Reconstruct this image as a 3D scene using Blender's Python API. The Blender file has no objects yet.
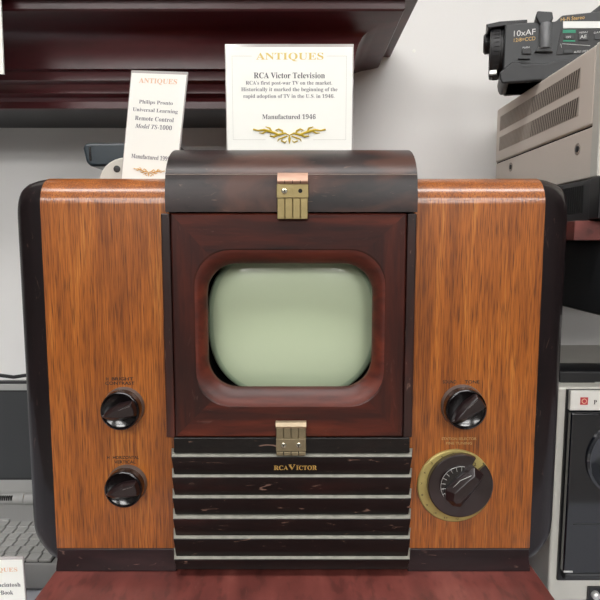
import bpy, bmesh, math, random
from mathutils import Vector, Matrix
random.seed(4)
PI = math.pi
scn = bpy.context.scene

# ------------------------------------------------------------------ camera
F = 560.0; TH = math.atan(60 / 560.0); CAMD = 0.675; EYE = 1.35
CT, ST = math.cos(TH), math.sin(TH)
cam_d = bpy.data.cameras.new('camera'); cam = bpy.data.objects.new('camera', cam_d)
scn.collection.objects.link(cam)
cam_d.sensor_width = 36; cam_d.lens = F / 600 * 36; cam_d.clip_start = 0.02
cam.location = (0, -CAMD, EYE); cam.rotation_euler = (PI / 2 - TH, 0, 0)
scn.camera = cam
# ------------------------------------------------------------------ world, lights, exposure
w = bpy.data.worlds.new('world'); scn.world = w; w.use_nodes = True
w.node_tree.nodes['Background'].inputs[0].default_value = (0.9, 0.95, 1, 1)
w.node_tree.nodes['Background'].inputs[1].default_value = 0.6
scn.view_settings.view_transform = 'Standard'; scn.view_settings.look = 'None'
scn.view_settings.gamma = 1; scn.view_settings.use_curve_mapping = False
scn.view_settings.exposure = -0.45
CEIL_LIGHT = 24.0          # emission strength of the ceiling light diffusers
# x, y, size x, size y of the ceiling lights; rear rows added to brighten the wall
CEIL_SPOTS = [(0.0, -0.55, 1.9, 0.30), (-1.2, -2.6, 1.5, 0.6), (1.2, -2.6, 1.5, 0.6), (-1.2, -3.8, 1.5, 0.6), (1.2, -3.8, 1.5, 0.6), (-1.2, -4.8, 1.5, 0.6), (1.2, -4.8, 1.5, 0.6)]
CEIL_Z = 2.75


def P(px, py, d):
    """photo pixel at world distance d in front of the camera -> world point"""
    u = (px - 300) / F; v = (300 - py) / F
    fw = CT + v * ST; up = v * CT - ST
    return Vector((u / fw * d, d - CAMD, EYE + up / fw * d))


def Y(d): return d - CAMD
def X_(px, py, d): return P(px, py, d).x
def Z_(py, d): return P(300, py, d).z


# ------------------------------------------------------------------ materials
def new_mat(name):
    m = bpy.data.materials.new(name); m.use_nodes = True
    return m, m.node_tree, m.node_tree.nodes['Principled BSDF']


def lin(c):
    return tuple(((x / 255) / 12.92 if x / 255 <= .04045 else ((x / 255 + .055) / 1.055) ** 2.4) for x in c) + (1,)


def plain(name, rgb, rough=.5, metal=0, coat=0, var=.06, scale=30, bump=0, spec=.5, bscale=None):
    m, t, b = new_mat(name); n = t.nodes; l = t.links
    tc = n.new('ShaderNodeTexCoord'); nz = n.new('ShaderNodeTexNoise')
    nz.inputs['Scale'].default_value = scale; nz.inputs['Detail'].default_value = 5
    l.new(tc.outputs['Object'], nz.inputs['Vector'])
    mx = n.new('ShaderNodeMix'); mx.data_type = 'RGBA'
    c = lin(rgb)
    mx.inputs[6].default_value = tuple(x * (1 - var) for x in c[:3]) + (1,)
    mx.inputs[7].default_value = tuple(min(1, x * (1 + var)) for x in c[:3]) + (1,)
    l.new(nz.outputs['Fac'], mx.inputs[0]); l.new(mx.outputs[2], b.inputs['Base Color'])
    b.inputs['Roughness'].default_value = rough; b.inputs['Metallic'].default_value = metal
    b.inputs['Coat Weight'].default_value = coat; b.inputs['Coat Roughness'].default_value = .08
    b.inputs['Specular IOR Level'].default_value = spec
    if bump:
        n2 = n.new('ShaderNodeTexNoise'); n2.inputs['Scale'].default_value = bscale or scale * 4
        l.new(tc.outputs['Object'], n2.inputs['Vector'])
        bp = n.new('ShaderNodeBump'); bp.inputs['Strength'].default_value = bump; bp.inputs['Distance'].default_value = .001
        l.new(n2.outputs['Fac'], bp.inputs['Height']); l.new(bp.outputs[0], b.inputs['Normal'])
    return m


def wood(name, stops, axis='Z', fine=260, long=9, rough=.35, coat=.4, pores=.5, broad=5, scratch=0, patch=None, pore_lo=.52, bump=.15, pore_col=None, coat_rough=.15, spec=.5):
    """grain running along one axis, fine dark pores, a few pale scratches"""
    m, t, b = new_mat(name); n = t.nodes; l = t.links
    tc = n.new('ShaderNodeTexCoord')
    oi = n.new('ShaderNodeObjectInfo'); shift = n.new('ShaderNodeVectorMath'); shift.operation = 'MULTIPLY_ADD'
    l.new(oi.outputs['Random'], shift.inputs[0]); shift.inputs[1].default_value = (7, 5, 9); l.new(tc.outputs['Object'], shift.inputs[2])

    def mapped(fs, ls, off=0):
        mp = n.new('ShaderNodeMapping')
        s = [fs, fs, fs]; s['XYZ'.index(axis)] = ls
        mp.inputs['Scale'].default_value = s; mp.inputs['Location'].default_value = (off, off, off)
        l.new(shift.outputs[0], mp.inputs['Vector']); return mp

    def noise(mp, detail=4, dist=0):
        z = n.new('ShaderNodeTexNoise'); z.inputs['Scale'].default_value = 1
        z.inputs['Detail'].default_value = detail; z.inputs['Distortion'].default_value = dist
        l.new(mp.outputs[0], z.inputs['Vector']); return z
    g1 = noise(mapped(fine * .35, long), 6, .3)
    g2 = noise(mapped(broad * 4, broad * .4, 3), 3, .6)
    g3 = noise(mapped(fine, long * 3, 7), 3)
    ad = n.new('ShaderNodeMath'); ad.operation = 'MULTIPLY_ADD'
    l.new(g2.outputs['Fac'], ad.inputs[0]); ad.inputs[1].default_value = .55
    mu = n.new('ShaderNodeMath'); mu.operation = 'MULTIPLY'; mu.inputs[1].default_value = .45
    l.new(g1.outputs['Fac'], mu.inputs[0]); l.new(mu.outputs[0], ad.inputs[2])
    cr = n.new('ShaderNodeValToRGB'); l.new(ad.outputs[0], cr.inputs[0])
    pos = [.33, .45, .55, .68][:len(stops)]
    e = cr.color_ramp.elements
    e[0].position = pos[0]; e[0].color = lin(stops[0]); e[1].position = pos[-1]; e[1].color = lin(stops[-1])
    for p_, s_ in list(zip(pos, stops))[1:-1]:
        q = e.new(p_); q.color = lin(s_)
    pr = n.new('ShaderNodeValToRGB'); pr.color_ramp.elements[0].position = pore_lo; pr.color_ramp.elements[1].position = .66
    pr.color_ramp.elements[0].color = (0, 0, 0, 1); pr.color_ramp.elements[1].color = (pores, pores, pores, 1)
    l.new(g3.outputs['Fac'], pr.inputs[0])
    mx = n.new('ShaderNodeMix'); mx.data_type = 'RGBA'
    l.new(pr.outputs[0], mx.inputs[0]); l.new(cr.outputs[0], mx.inputs[6])
    mx.inputs[7].default_value = lin(pore_col or tuple(x * .35 for x in stops[0]))
    out = mx.outputs[2]
    if patch:
        v = noise(mapped(16, 7, 21), 7, .4)
        r = n.new('ShaderNodeValToRGB'); r.color_ramp.elements[0].position = .5; r.color_ramp.elements[1].position = .6
        l.new(v.outputs['Fac'], r.inputs[0])
        k = n.new('ShaderNodeMath'); k.operation = 'MULTIPLY'; k.inputs[1].default_value = .75; l.new(r.outputs[0], k.inputs[0])
        m2 = n.new('ShaderNodeMix'); m2.data_type = 'RGBA'
        l.new(k.outputs[0], m2.inputs[0]); l.new(out, m2.inputs[6]); m2.inputs[7].default_value = lin(patch); out = m2.outputs[2]
    if scratch:
        v = noise(mapped(170, 40, 13), 8, 1.2)
        r = n.new('ShaderNodeValToRGB'); r.color_ramp.elements[0].position = .66; r.color_ramp.elements[1].position = .74
        l.new(v.outputs['Fac'], r.inputs[0])
        k = n.new('ShaderNodeMath'); k.operation = 'MULTIPLY'; k.inputs[1].default_value = scratch; l.new(r.outputs[0], k.inputs[0])
        m2 = n.new('ShaderNodeMix'); m2.data_type = 'RGBA'
        l.new(k.outputs[0], m2.inputs[0]); l.new(out, m2.inputs[6]); m2.inputs[7].default_value = lin((150, 118, 104)); out = m2.outputs[2]
    l.new(out, b.inputs['Base Color'])
    b.inputs['Roughness'].default_value = rough; b.inputs['Coat Weight'].default_value = coat
    b.inputs['Coat Roughness'].default_value = coat_rough; b.inputs['Specular IOR Level'].default_value = spec
    bp = n.new('ShaderNodeBump'); bp.inputs['Strength'].default_value = bump; bp.inputs['Distance'].default_value = .0006
    l.new(g3.outputs['Fac'], bp.inputs['Height']); l.new(bp.outputs[0], b.inputs['Normal'])
    return m


M = {}
M['veneer'] = wood('walnut_veneer', [(112, 58, 18), (142, 77, 23), (162, 91, 29), (184, 114, 46)], 'Z', fine=1150, long=10, rough=.45, coat=.75, coat_rough=.17, bump=.1, pores=.8, pore_lo=.47, broad=8, spec=.3, pore_col=(66, 30, 10))
M['mask_h'] = wood('mahogany_across', [(34, 13, 10), (52, 19, 13), (74, 27, 16), (96, 40, 22)], 'X', fine=200, long=8, rough=.38, coat=.2, pores=.3, broad=9, coat_rough=.15, scratch=.12, spec=.3)
M['mask_v'] = wood('mahogany_upright', [(30, 12, 10), (46, 17, 12), (64, 24, 15), (84, 34, 20)], 'Z', fine=200, long=8, rough=.38, coat=.2, pores=.3, broad=9, coat_rough=.15, scratch=.12, spec=.3)
M['cove'] = wood('mahogany_cove', [(52, 19, 13), (70, 25, 15), (88, 33, 19), (104, 42, 24)], 'X', fine=160, long=12, rough=.5, coat=.15, pores=.2, broad=8, coat_rough=.35, spec=.4)
M['hood'] = wood('worn_dark_hood', [(20, 14, 14), (30, 21, 21), (41, 29, 28), (54, 38, 35)], 'X', fine=90, long=14, rough=.42, coat=.2, pores=.5, broad=7, scratch=.35, coat_rough=.3, spec=.3, patch=(80, 50, 40))
M['slat'] = wood('worn_black_lacquer', [(5, 3, 3), (9, 5, 5), (15, 8, 7), (38, 15, 12)], 'X', fine=120, long=12, rough=.32, coat=.15, pores=.2, broad=6, scratch=.6, coat_rough=.2, spec=.35)
M['stile'] = wood('worn_red_brown_edge', [(20, 9, 8), (32, 13, 11), (48, 18, 13), (74, 30, 20)], 'Z', fine=160, long=10, rough=.35, coat=.25, pores=.2, broad=7, scratch=.5, coat_rough=.2)
M['lacquer'] = wood('black_brown_lacquer', [(14, 8, 11), (18, 10, 12), (23, 13, 15), (31, 18, 18)], 'Z', fine=150, long=10, rough=.45, coat=.5, pores=.2, broad=4, scratch=.15, coat_rough=.07, spec=.2)
M['plinth'] = wood('plinth_lacquer', [(20, 9, 12), (27, 13, 15), (36, 18, 20), (50, 27, 27)], 'X', fine=120, long=12, rough=.4, coat=.2, pores=.2, broad=5, scratch=.5, spec=.25, coat_rough=.1)
M['dust'] = plain('grey_dust', (132, 131, 122), .9, var=.5, scale=90)
M['shelfwood'] = wood('dark_red_shelf_wood', [(52, 12, 18), (66, 17, 23), (78, 22, 28), (92, 30, 35)], 'X', fine=60, long=6, rough=.4, coat=.25, pores=.15, broad=3, coat_rough=.25)
M['redlam'] = wood('red_mahogany_laminate', [(84, 42, 38), (100, 50, 45), (114, 59, 53), (132, 76, 68)], 'Y', fine=90, long=12, rough=.42, coat=.2, pores=.35, broad=5, scratch=.12)
M['brass'] = plain('aged_brass', (158, 142, 100), .38, metal=.85, var=.22, scale=120, bump=.15)
M['brass_grey'] = plain('grey_brass', (142, 130, 104), .42, metal=.7, var=.25, scale=120, bump=.15)
M['brass_lt'] = plain('pale_worn_brass', (196, 178, 150), .42, metal=.7, var=.15, scale=90)
M['copper_lt'] = plain('pinkish_worn_brass', (178, 142, 122), .5, metal=.35, var=.15, scale=90)
M['dial_brass'] = plain('dull_dial_brass', (170, 154, 96), .5, metal=.4, var=.22, scale=70, bump=.1)
M['screw'] = plain('screw_steel', (205, 200, 182), .25, metal=.9)
M['bakelite'] = plain('black_bakelite', (15, 12, 13), .2, coat=.5, var=.2)
M['bakelite_br'] = plain('brown_bakelite', (30, 19, 20), .28, coat=.4, var=.15)
M['seam'] = plain('painted_seam_highlight', (132, 118, 110), .5, var=.4, scale=60)
M['rim'] = plain('knob_skirt', (88, 76, 70), .45, var=.1)
M['gold'] = plain('gold_lettering', (206, 170, 96), .45, metal=.3)
M['goldworn'] = plain('worn_gold_lettering', (176, 140, 88), .5, metal=.2)
M['blackprint'] = plain('black_lettering', (22, 14, 10), .6)
M['cavity'] = plain('matte_black_inside', (8, 8, 8), .9)
M['crt'] = plain('pale_green_picture_tube', (180, 193, 163), .3, coat=.8, var=.02, scale=6)
M['crt_edge'] = plain('tube_edge_coating', (164, 182, 152), .5, coat=.5, var=.05)
M['paint'] = plain('white_wall_paint', (224, 223, 221), .75, var=.02, scale=3, bump=.08, bscale=260)
M['shop'] = plain('dim_shop_wall_paint', (84, 80, 77), .9, var=.03, scale=4)
M['ceil'] = plain('white_ceiling', (225, 225, 222), .9, var=.01)
M['floor'] = plain('grey_carpet', (120, 116, 110), .95, var=.15, scale=50)
M['paper'] = plain('white_card', (232, 232, 226), .6, var=.01)
M['acrylic'] = plain('clear_acrylic_edge', (176, 170, 168), .12, coat=.6)
M['goldink'] = plain('gold_ink', (214, 190, 110), .6)
M['goldink2'] = plain('dark_gold_ink', (186, 160, 40), .6)
M['roseink'] = plain('rose_gold_ink', (222, 182, 150), .6)
M['tanink'] = plain('tan_ink', (206, 160, 84), .6)
M['greyink'] = plain('grey_ink', (104, 104, 112), .6)
M['lineink'] = plain('pale_grey_ink', (176, 176, 170), .6)
M['darkink'] = plain('dark_ink', (70, 70, 78), .6)
M['beige'] = plain('beige_painted_metal', (208, 199, 189), .6, var=.03, scale=10, bump=.08, bscale=600)
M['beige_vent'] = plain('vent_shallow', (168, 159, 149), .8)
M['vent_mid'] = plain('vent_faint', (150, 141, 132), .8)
M['vent_dark'] = plain('vent_shade_dark', (76, 68, 62), .8)
M['counter'] = plain('light_grey_laminate', (176, 178, 186), .45, var=.02)
M['lap'] = plain('grey_laptop_plastic', (150, 150, 148), .45, var=.03, bump=.05, bscale=900)
M['lapkey'] = plain('grey_key_plastic', (160, 160, 157), .5, var=.03)
M['lapdark'] = plain('key_well', (26, 26, 26), .7)
M['lcd'] = plain('dark_grey_display', (54, 56, 58), .35, var=.03)
M['blackpl'] = plain('black_plastic', (22, 22, 24), .38, var=.15)
M['charcoal'] = plain('charcoal_plastic', (36, 37, 39), .45, var=.1)
M['camgrey'] = plain('camcorder_grey', (46, 48, 50), .42, var=.08)
M['midgrey'] = plain('mid_grey_plastic', (104, 106, 108), .3)
M['lens'] = plain('dark_lens_rubber', (24, 24, 26), .5)
M['silver'] = plain('silver_stripe', (198, 198, 196), .3, metal=.5)
M['teal'] = plain('green_print', (30, 128, 98), .5)
M['whiteprint'] = plain('white_print', (200, 200, 198), .5)
M['orangeprint'] = plain('orange_print', (196, 160, 90), .5)
M['white_pl'] = plain('white_plastic', (214, 212, 206), .4)
M['cream_pl'] = plain('cream_plastic', (192, 190, 182), .45)
M['redlogo'] = plain('red_badge', (176, 52, 62), .5)
M['gloss'] = plain('glossy_black_door', (14, 16, 22), .08, coat=.6, var=.1)
M['gloss2'] = plain('smoky_round_window', (30, 33, 38), .12, coat=.8, var=.1)
M['remote'] = plain('dark_slate_blue_plastic', (25, 38, 46), .3, coat=.3)
M['cradle'] = plain('light_grey_cradle', (186, 184, 176), .4)

mg, tg, bg = new_mat('clear_acrylic')
bg.inputs['Base Color'].default_value = (.97, .98, .97, 1); bg.inputs['Roughness'].default_value = .03
bg.inputs['Transmission Weight'].default_value = 1; bg.inputs['IOR'].default_value = 1.15
M['clear'] = mg
me_, te_, be_ = new_mat('ceiling_light_diffuser')
be_.inputs['Emission Color'].default_value = (1, .985, .965, 1); be_.inputs['Emission Strength'].default_value = CEIL_LIGHT
M['lamp'] = me_


# ------------------------------------------------------------------ mesh helpers
def nb(): return bmesh.new()


def box(bm, x0, x1, y0, y1, z0, z1, mi=0, rot=None, piv=None):
    v = [bm.verts.new((x, y, z)) for z in (z0, z1) for y in (y0, y1) for x in (x0, x1)]
    if rot is not None:
        pv = Vector(piv)
        for q in v: q.co = pv + rot @ (q.co - pv)
    for f in ((0, 2, 3, 1), (4, 5, 7, 6), (0, 1, 5, 4), (2, 6, 7, 3), (0, 4, 6, 2), (1, 3, 7, 5)):
        k = bm.faces.new([v[i] for i in f]); k.material_index = mi
    return v


def loft(bm, loops, close=True, cap=True, mi=0, smooth=False, mifun=None):
    vs = [[bm.verts.new(p) for p in lp] for lp in loops]
    n = len(loops[0])
    for a, b in zip(vs, vs[1:]):
        for i in range(n if close else n - 1):
            j = (i + 1) % n
            f = bm.faces.new((a[i], a[j], b[j], b[i])); f.material_index = mifun(f) if mifun else mi; f.smooth = smooth
    if cap:
        for lp, rev in ((vs[0], True), (vs[-1], False)):
            f = bm.faces.new(list(reversed(lp)) if rev else lp); f.material_index = mi
    return vs


def prism_x(bm, yz, x0, x1, mi=0, smooth=False):
    return loft(bm, [[(x0, y, z) for y, z in yz], [(x1, y, z) for y, z in yz]], mi=mi, smooth=smooth)


def prism_y(bm, xz, y0, y1, mi=0, smooth=False):
    return loft(bm, [[(x, y0, z) for x, z in xz], [(x, y1, z) for x, z in xz]], mi=mi, smooth=smooth)


def rrect(cx, cz, w, h, r, n=8):
    """rounded rectangle, (a, b) points, same count whatever the radius"""
    pts = []
    for (sx, sz, a0) in ((1, 1, 0), (-1, 1, 90), (-1, -1, 180), (1, -1, 270)):
        for i in range(n + 1):
            a = math.radians(a0 + 90 * i / n)
            pts.append((cx + sx * (w / 2 - r) + r * math.cos(a), cz + sz * (h / 2 - r) + r * math.sin(a)))
    return pts


def lathe_y(bm, cx, cz, prof, n=48, mi=0, smooth=True):
    """prof: (radius, y) pairs about an axis along y"""
    loops = [[(cx + r * math.cos(2 * PI * i / n), y, cz + r * math.sin(2 * PI * i / n)) for i in range(n)] for r, y in prof]
    vs = loft(bm, loops, mi=mi, cap=False)
    for f in bm.faces:
        if f.verts[0] in vs[0] or True: pass
    for lp in (vs[0], vs[-1]):
        f = bm.faces.new(lp); f.material_index = mi
    return vs


def lathe(bm, cen, axis, prof, n=32, mi=0):
    ax = Vector(axis).normalized(); a = ax.orthogonal().normalized(); b = ax.cross(a); c = Vector(cen)
    loops = [[c + ax * t + (a * math.cos(2 * PI * i / n) + b * math.sin(2 * PI * i / n)) * r for i in range(n)] for r, t in prof]
    return loft(bm, loops, mi=mi)


def tube(bm, pts, r, n=8, mi=0):
    pts = [Vector(p) for p in pts]; loops = []
    for i, p in enumerate(pts):
        t = (pts[min(i + 1, len(pts) - 1)] - pts[max(i - 1, 0)]).normalized()
        a = t.cross(Vector((0.13, .2, 1))).normalized(); b = t.cross(a)
        rr = r[i] if isinstance(r, (list, tuple)) else r
        loops.append([p + (a * math.cos(2 * PI * k / n) + b * math.sin(2 * PI * k / n)) * rr for k in range(n)])
    return loft(bm, loops, mi=mi)


def obj(name, bm, mats, parent=None, bevel=0, seg=2, smooth=True, origin=None, angle=35, recalc=True):
    if recalc: bmesh.ops.recalc_face_normals(bm, faces=bm.faces)
    if not isinstance(mats, (list, tuple)): mats = [mats]
    xs = [v.co for v in bm.verts]
    if origin is None:
        lo = Vector([min(c[i] for c in xs) for i in range(3)]); hi = Vector([max(c[i] for c in xs) for i in range(3)])
        origin = Vector(((lo.x + hi.x) / 2, (lo.y + hi.y) / 2, lo.z if parent is None else (lo.z + hi.z) / 2))
    origin = Vector(origin)
    bmesh.ops.translate(bm, verts=bm.verts, vec=-origin)
    me = bpy.data.meshes.new(name); bm.to_mesh(me); bm.free()
    for m in mats: me.materials.append(m)
    o = bpy.data.objects.new(name, me); scn.collection.objects.link(o)
    o['_w'] = list(origin)
    if parent is not None:
        o.parent = parent; o.location = origin - Vector(parent['_w'])
    else: o.location = origin
    if smooth:
        for p in me.polygons: p.use_smooth = True
    if bevel:
        md = o.modifiers.new('bevel', 'BEVEL'); md.width = bevel; md.segments = seg; md.limit_method = 'ANGLE'; md.angle_limit = math.radians(30)
        md.harden_normals = True
    elif smooth:
        bmx = bmesh.new(); bmx.from_mesh(me)
        for e in bmx.edges:
            if len(e.link_faces) == 2 and e.calc_face_angle(0) > math.radians(angle): e.smooth = False
        bmx.to_mesh(me); bmx.free()
    return o


def tag(o, label=None, cat=None, group=None, kind=None):
    if label: o['label'] = label
    if cat: o['category'] = cat
    if group: o['group'] = group
    if kind: o['kind'] = kind
    return o


def thing(name, label, cat, loc, group=None):
    o = bpy.data.objects.new(name, None); scn.collection.objects.link(o)
    o.location = loc; o['_w'] = list(loc); o.empty_display_size = .03
    return tag(o, label, cat, group)


def struct(name, bm, m, parent=None, bevel=0):
    o = obj(name, bm, m, parent, bevel=bevel, smooth=bool(bevel))
    o['kind'] = 'structure'; return o


def up(s, italic=False):
    """bold serif letters"""
    r = ''
    for c in s:
        if 'A' <= c <= 'Z': r += chr((0x1D468 if italic else 0x1D400) + ord(c) - 65)
        elif 'a' <= c <= 'z': r += chr((0x1D482 if italic else 0x1D41A) + ord(c) - 97)
        elif '0' <= c <= '9': r += chr(0x1D7CE + ord(c) - 48)
        else: r += c
    return r


def text_bm(bm, s, width, height, mtx, mi=0, depth=.0002, serif=True, italic=False, thin=0):
    """lettering scaled to a given width and cap height, placed by a matrix (text plane is local xy)"""
    cu = bpy.data.curves.new('t', 'FONT'); cu.body = up(s, italic) if serif else s
    cu.size = 1; cu.extrude = 0; cu.offset = thin; cu.resolution_u = 3
    o = bpy.data.objects.new('t', cu); scn.collection.objects.link(o)
    bpy.context.view_layer.update()
    dg = bpy.context.evaluated_depsgraph_get()
    me = bpy.data.meshes.new_from_object(o.evaluated_get(dg))
    bpy.data.objects.remove(o); bpy.data.curves.remove(cu)
    co = [v.co.copy() for v in me.vertices]
    if not co: return
    x0, x1 = min(c.x for c in co), max(c.x for c in co)
    y0, y1 = min(c.y for c in co), max(c.y for c in co)
    sx = width / (x1 - x0); sy = height / (y1 - y0)
    t = bmesh.new(); t.from_mesh(me); bpy.data.meshes.remove(me)
    r = bmesh.ops.extrude_face_region(t, geom=t.faces[:])
    vv = [e for e in r['geom'] if isinstance(e, bmesh.types.BMVert)]
    base = set(vv)
    for v in t.verts:
        c = v.co
        v.co = mtx @ Vector(((c.x - (x0 + x1) / 2) * sx, (c.y - y0) * sy, depth if v in base else 0))
    vm = {v: bm.verts.new(v.co) for v in t.verts}
    for f in t.faces:
        try:
            g = bm.faces.new([vm[v] for v in f.verts]); g.material_index = mi
        except ValueError: pass
    t.free()


def front_m(x, y, z, tilt=0, yaw=0):
    """matrix of a plane facing the viewer (-y) at a point: local x = right, local y = up"""
    return Matrix.Translation((x, y, z)) @ Matrix.Rotation(yaw, 4, 'Z') @ Matrix.Rotation(PI / 2 - tilt, 4, 'X')


# ================================================================== setting
WY = Y(1.20)                       # back wall
RX = 3.2; RY = -5.4
def slab(name, x0, x1, y0, y1, z0, z1, m):
    bm = nb(); box(bm, x0, x1, y0, y1, z0, z1); return struct(name, bm, m)
slab('floor', -RX, RX, RY, WY, -.05, 0, M['floor'])
slab('ceiling', -RX, RX, RY, WY, CEIL_Z, CEIL_Z + .05, M['ceil'])
slab('wall_back', -RX, RX, WY, WY + .08, 0, CEIL_Z, M['paint'])
slab('wall_left', -RX - .08, -RX, RY, WY, 0, CEIL_Z, M['shop'])
slab('wall_right', RX, RX + .08, RY, WY, 0, CEIL_Z, M['shop'])
slab('wall_front', -RX, RX, RY - .08, RY, 0, CEIL_Z, M['shop'])
for i, (x, y, sx, sy) in enumerate(CEIL_SPOTS):
    t = thing('ceiling_light', 'rectangular ceiling light panel overhead, outside the photograph', 'ceiling light', (x, y, CEIL_Z), 'ceiling light panels')
    bm = nb()
    for a, b, c, d in ((-sx / 2 - .03, sx / 2 + .03, -sy / 2 - .03, -sy / 2), (-sx / 2 - .03, sx / 2 + .03, sy / 2, sy / 2 + .03),
                       (-sx / 2 - .03, -sx / 2, -sy / 2, sy / 2), (sx / 2, sx / 2 + .03, -sy / 2, sy / 2)):
        box(bm, x + a, x + b, y + c, y + d, CEIL_Z - .03, CEIL_Z)
    obj('frame', bm, M['white_pl'], t)
    bm = nb(); box(bm, x - sx / 2, x + sx / 2, y - sy / 2, y + sy / 2, CEIL_Z - .022, CEIL_Z)
    obj('diffuser', bm, M['lamp'], t, smooth=False)

# small filled nail hole on the wall
bm = nb(); c = P(414, 51, 1.2)
lathe(bm, (c.x, WY, c.z), (0, -1, 0), [(.0035, -.0005), (.0034, .0004), (.001, .0007)], 12)
tag(obj('wall_anchor', bm, M['paper']), 'tiny white anchor dot in the bare wall right of the upper shelf', 'wall anchor')

# ---- counter
CZ = EYE - .52
t = thing('counter', 'light grey counter under the laptop and the red riser', 'counter', (0, 0, 0))
bm = nb(); box(bm, -1.5, 1.5, Y(.42), WY - .004, CZ - .03, CZ); obj('countertop', bm, M['counter'], t, bevel=.003)
bm = nb(); box(bm, -1.48, 1.48, Y(.46), WY - .006, 0, CZ - .03); obj('cabinet_base', bm, M['counter'], t)
# ---- red riser the television stands on
RZ = EYE - .4167
t = thing('display_riser', 'low red mahogany riser block under the wooden television', 'display stand', (-.007, Y(.75), CZ))
bm = nb(); box(bm, -.310, .2975, Y(.43), Y(1.19), RZ - .022, RZ); obj('top', bm, M['redlam'], t, bevel=.0015)
bm = nb(); box(bm, -.300, .2875, Y(.44), Y(1.18), CZ, RZ - .022); obj('body', bm, M['redlam'], t)

# ================================================================== upper shelf with crown moulding
t = thing('wall_shelf', 'dark red wooden crown moulded shelf on the wall above the television', 'shelf', (-.4, WY, EYE + .232))
prof = [(.9126, .374), (.9126, .357), (.9145, .354), (.930, .350), (.948, .347), (.963, .342), (.972, .335), (.978, .325), (.982, .310), (.9835, .298),
        (.9835, .288), (.992, .286), (.994, .278), (.994, .272), (1.004, .268), (1.008, .260), (1.008, .254), (1.022, .250), (1.026, .244), (1.026, .2325)]
XR = .163; XL = -1.1
bm = nb()
rows = []
for d, z in prof:
    o_ = d - .9126
    rows.append([(XL, Y(d), EYE + z), (XR - o_, Y(d), EYE + z), (XR - o_, WY, EYE + z)])
loft(bm, rows, close=False, cap=False, smooth=True)
obj('crown_moulding', bm, M['shelfwood'], t, angle=28, recalc=False)
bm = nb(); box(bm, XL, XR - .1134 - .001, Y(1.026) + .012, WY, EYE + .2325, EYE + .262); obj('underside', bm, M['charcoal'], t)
bm = nb(); box(bm, XL, XR - .1144, Y(1.027), Y(1.027) + .012, EYE + .2325, EYE + .262); obj('bottom_rail', bm, M['shelfwood'], t)
bm = nb(); box(bm, XL, .186, Y(.885), WY, EYE + .374, EYE + .40); obj('board', bm, M['shelfwood'], t, bevel=.002)

# ================================================================== television
HX = -.0100     # middle of the set
TVB = RZ
tv = thing('television', 'vintage wooden television with pale green screen on the red riser', 'television', (HX, .2, TVB))
XI0, XI1 = -.3095, .2920    # wood panels' outer edges
XC0, XC1 = -.156, .136      # centre column
ZT = EYE + .0757; ZP = Z_(548, .675); YB = .44


def arc(cy, cz, r, a0, a1, n=8):
    return [(cy + r * math.cos(math.radians(a0 + (a1 - a0) * i / n)), cz + r * math.sin(math.radians(a0 + (a1 - a0) * i / n))) for i in range(n + 1)]


def side_profile(y0, zt, zb, r, rb, yb=YB):
    # starts lower front, goes up the front, over the top, down the back
    p = arc(y0 + rb, zb + rb, rb, 270, 180, 8) if rb > 0 else [(y0, zb)]
    p += arc(y0 + r, zt - r, r, 180, 90, 10)
    p += arc(yb - .02, zt - .02, .02, 90, 0, 4)
    p += [(yb, zb)]
    return p


for (a, b) in ((XI0, XC0), (XC1, XI1)):
    bm = nb(); prism_x(bm, side_profile(0, ZT, ZP, .034, 0), a, b)
    obj('side_cabinet', bm, M['veneer'], tv, angle=40)
for (a, b) in ((XI0, -.3465), (XI1, .3280)):
    bm = nb(); LL = []
    for fr, dy, dt, db, r1, r2, yb_ in ((0, .0005, .0003, .006, .034, .012, YB), (.35, .002, .002, .0065, .035, .024, YB), (.7, .0065, .005, .008, .036, .040, YB - .002),
                                        (.88, .011, .008, .009, .036, .048, YB - .004), (.97, .017, .012, .011, .036, .050, YB - .008), (1.0, .026, .017, .015, .036, .050, YB - .014)):
        LL.append([(a + (b - a) * fr, y, z) for y, z in side_profile(dy, ZT - dt, TVB + db, r1, r2, yb_)])
    loft(bm, LL, smooth=True)
    obj('end_cap', bm, M['lacquer'], tv, angle=50)
# side plinths
for (a, b) in ((XI0 + .001, XC0), (XC1, XI1 - .001)):
    bm = nb(); prism_x(bm, [(-.003, ZP), (-.003, TVB + .014), (-.008, TVB + .004), (-.008, TVB), (YB - .02, TVB), (YB - .02, ZP)], a, b)
    obj('plinth', bm, M['plinth'], tv, bevel=.001)

# centre column behind everything
YF = -.020      # front plane of the centre
ZH = Z_(212, CAMD + YF)          # hood bottom
bm = nb(); box(bm, XC0 + .001, XC1 - .001, .012, .40, TVB + .004, Z_(440, CAMD)); box(bm, XC0 + .001, XC1 - .001, .085, .40, Z_(440, CAMD) + .0002, ZH + .002); obj('centre_body', bm, M['cavity'], tv)
# hood
ztop = EYE + .1135
hp = [(YF - .002, ZH), (YF - .002, ZH + .016), (YF, ZH + .03)]
for i in range(1, 13):
    a = math.radians(180 - 90 * i / 12)
    hp.append((.062 + .062 * 1.32 * math.cos(a), (ZH + .03) + (ztop - ZH - .03) * math.sin(a)))
hp += [(.36, ztop), (.40, ztop - .03), (.40, ZH)]
bm = nb(); prism_x(bm, hp, XC0 + .0005, XC1 - .0005)
obj('hood', bm, M['hood'], tv, angle=40)
# lid seam, its highlight painted as a thin pale line along the hood
zs = ZH + .0430
bm = nb()
def hood_y(z):
    s = min(1, max(0, (z - ZH - .03) / (ztop - ZH - .03))) if z > ZH + .03 else 0; return .062 - .062 * 1.32 * math.sqrt(max(0, 1 - s * s))
for z_ in (zs,):
    box(bm, XC0 + .001, XC1 - .001, hood_y(z_) - .0006, hood_y(z_) + .004, z_ - .0005, z_ + .0005)
tag(obj('lid_edge', bm, M['seam'], tv), 'seam of the lid with its highlight painted pale')

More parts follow.
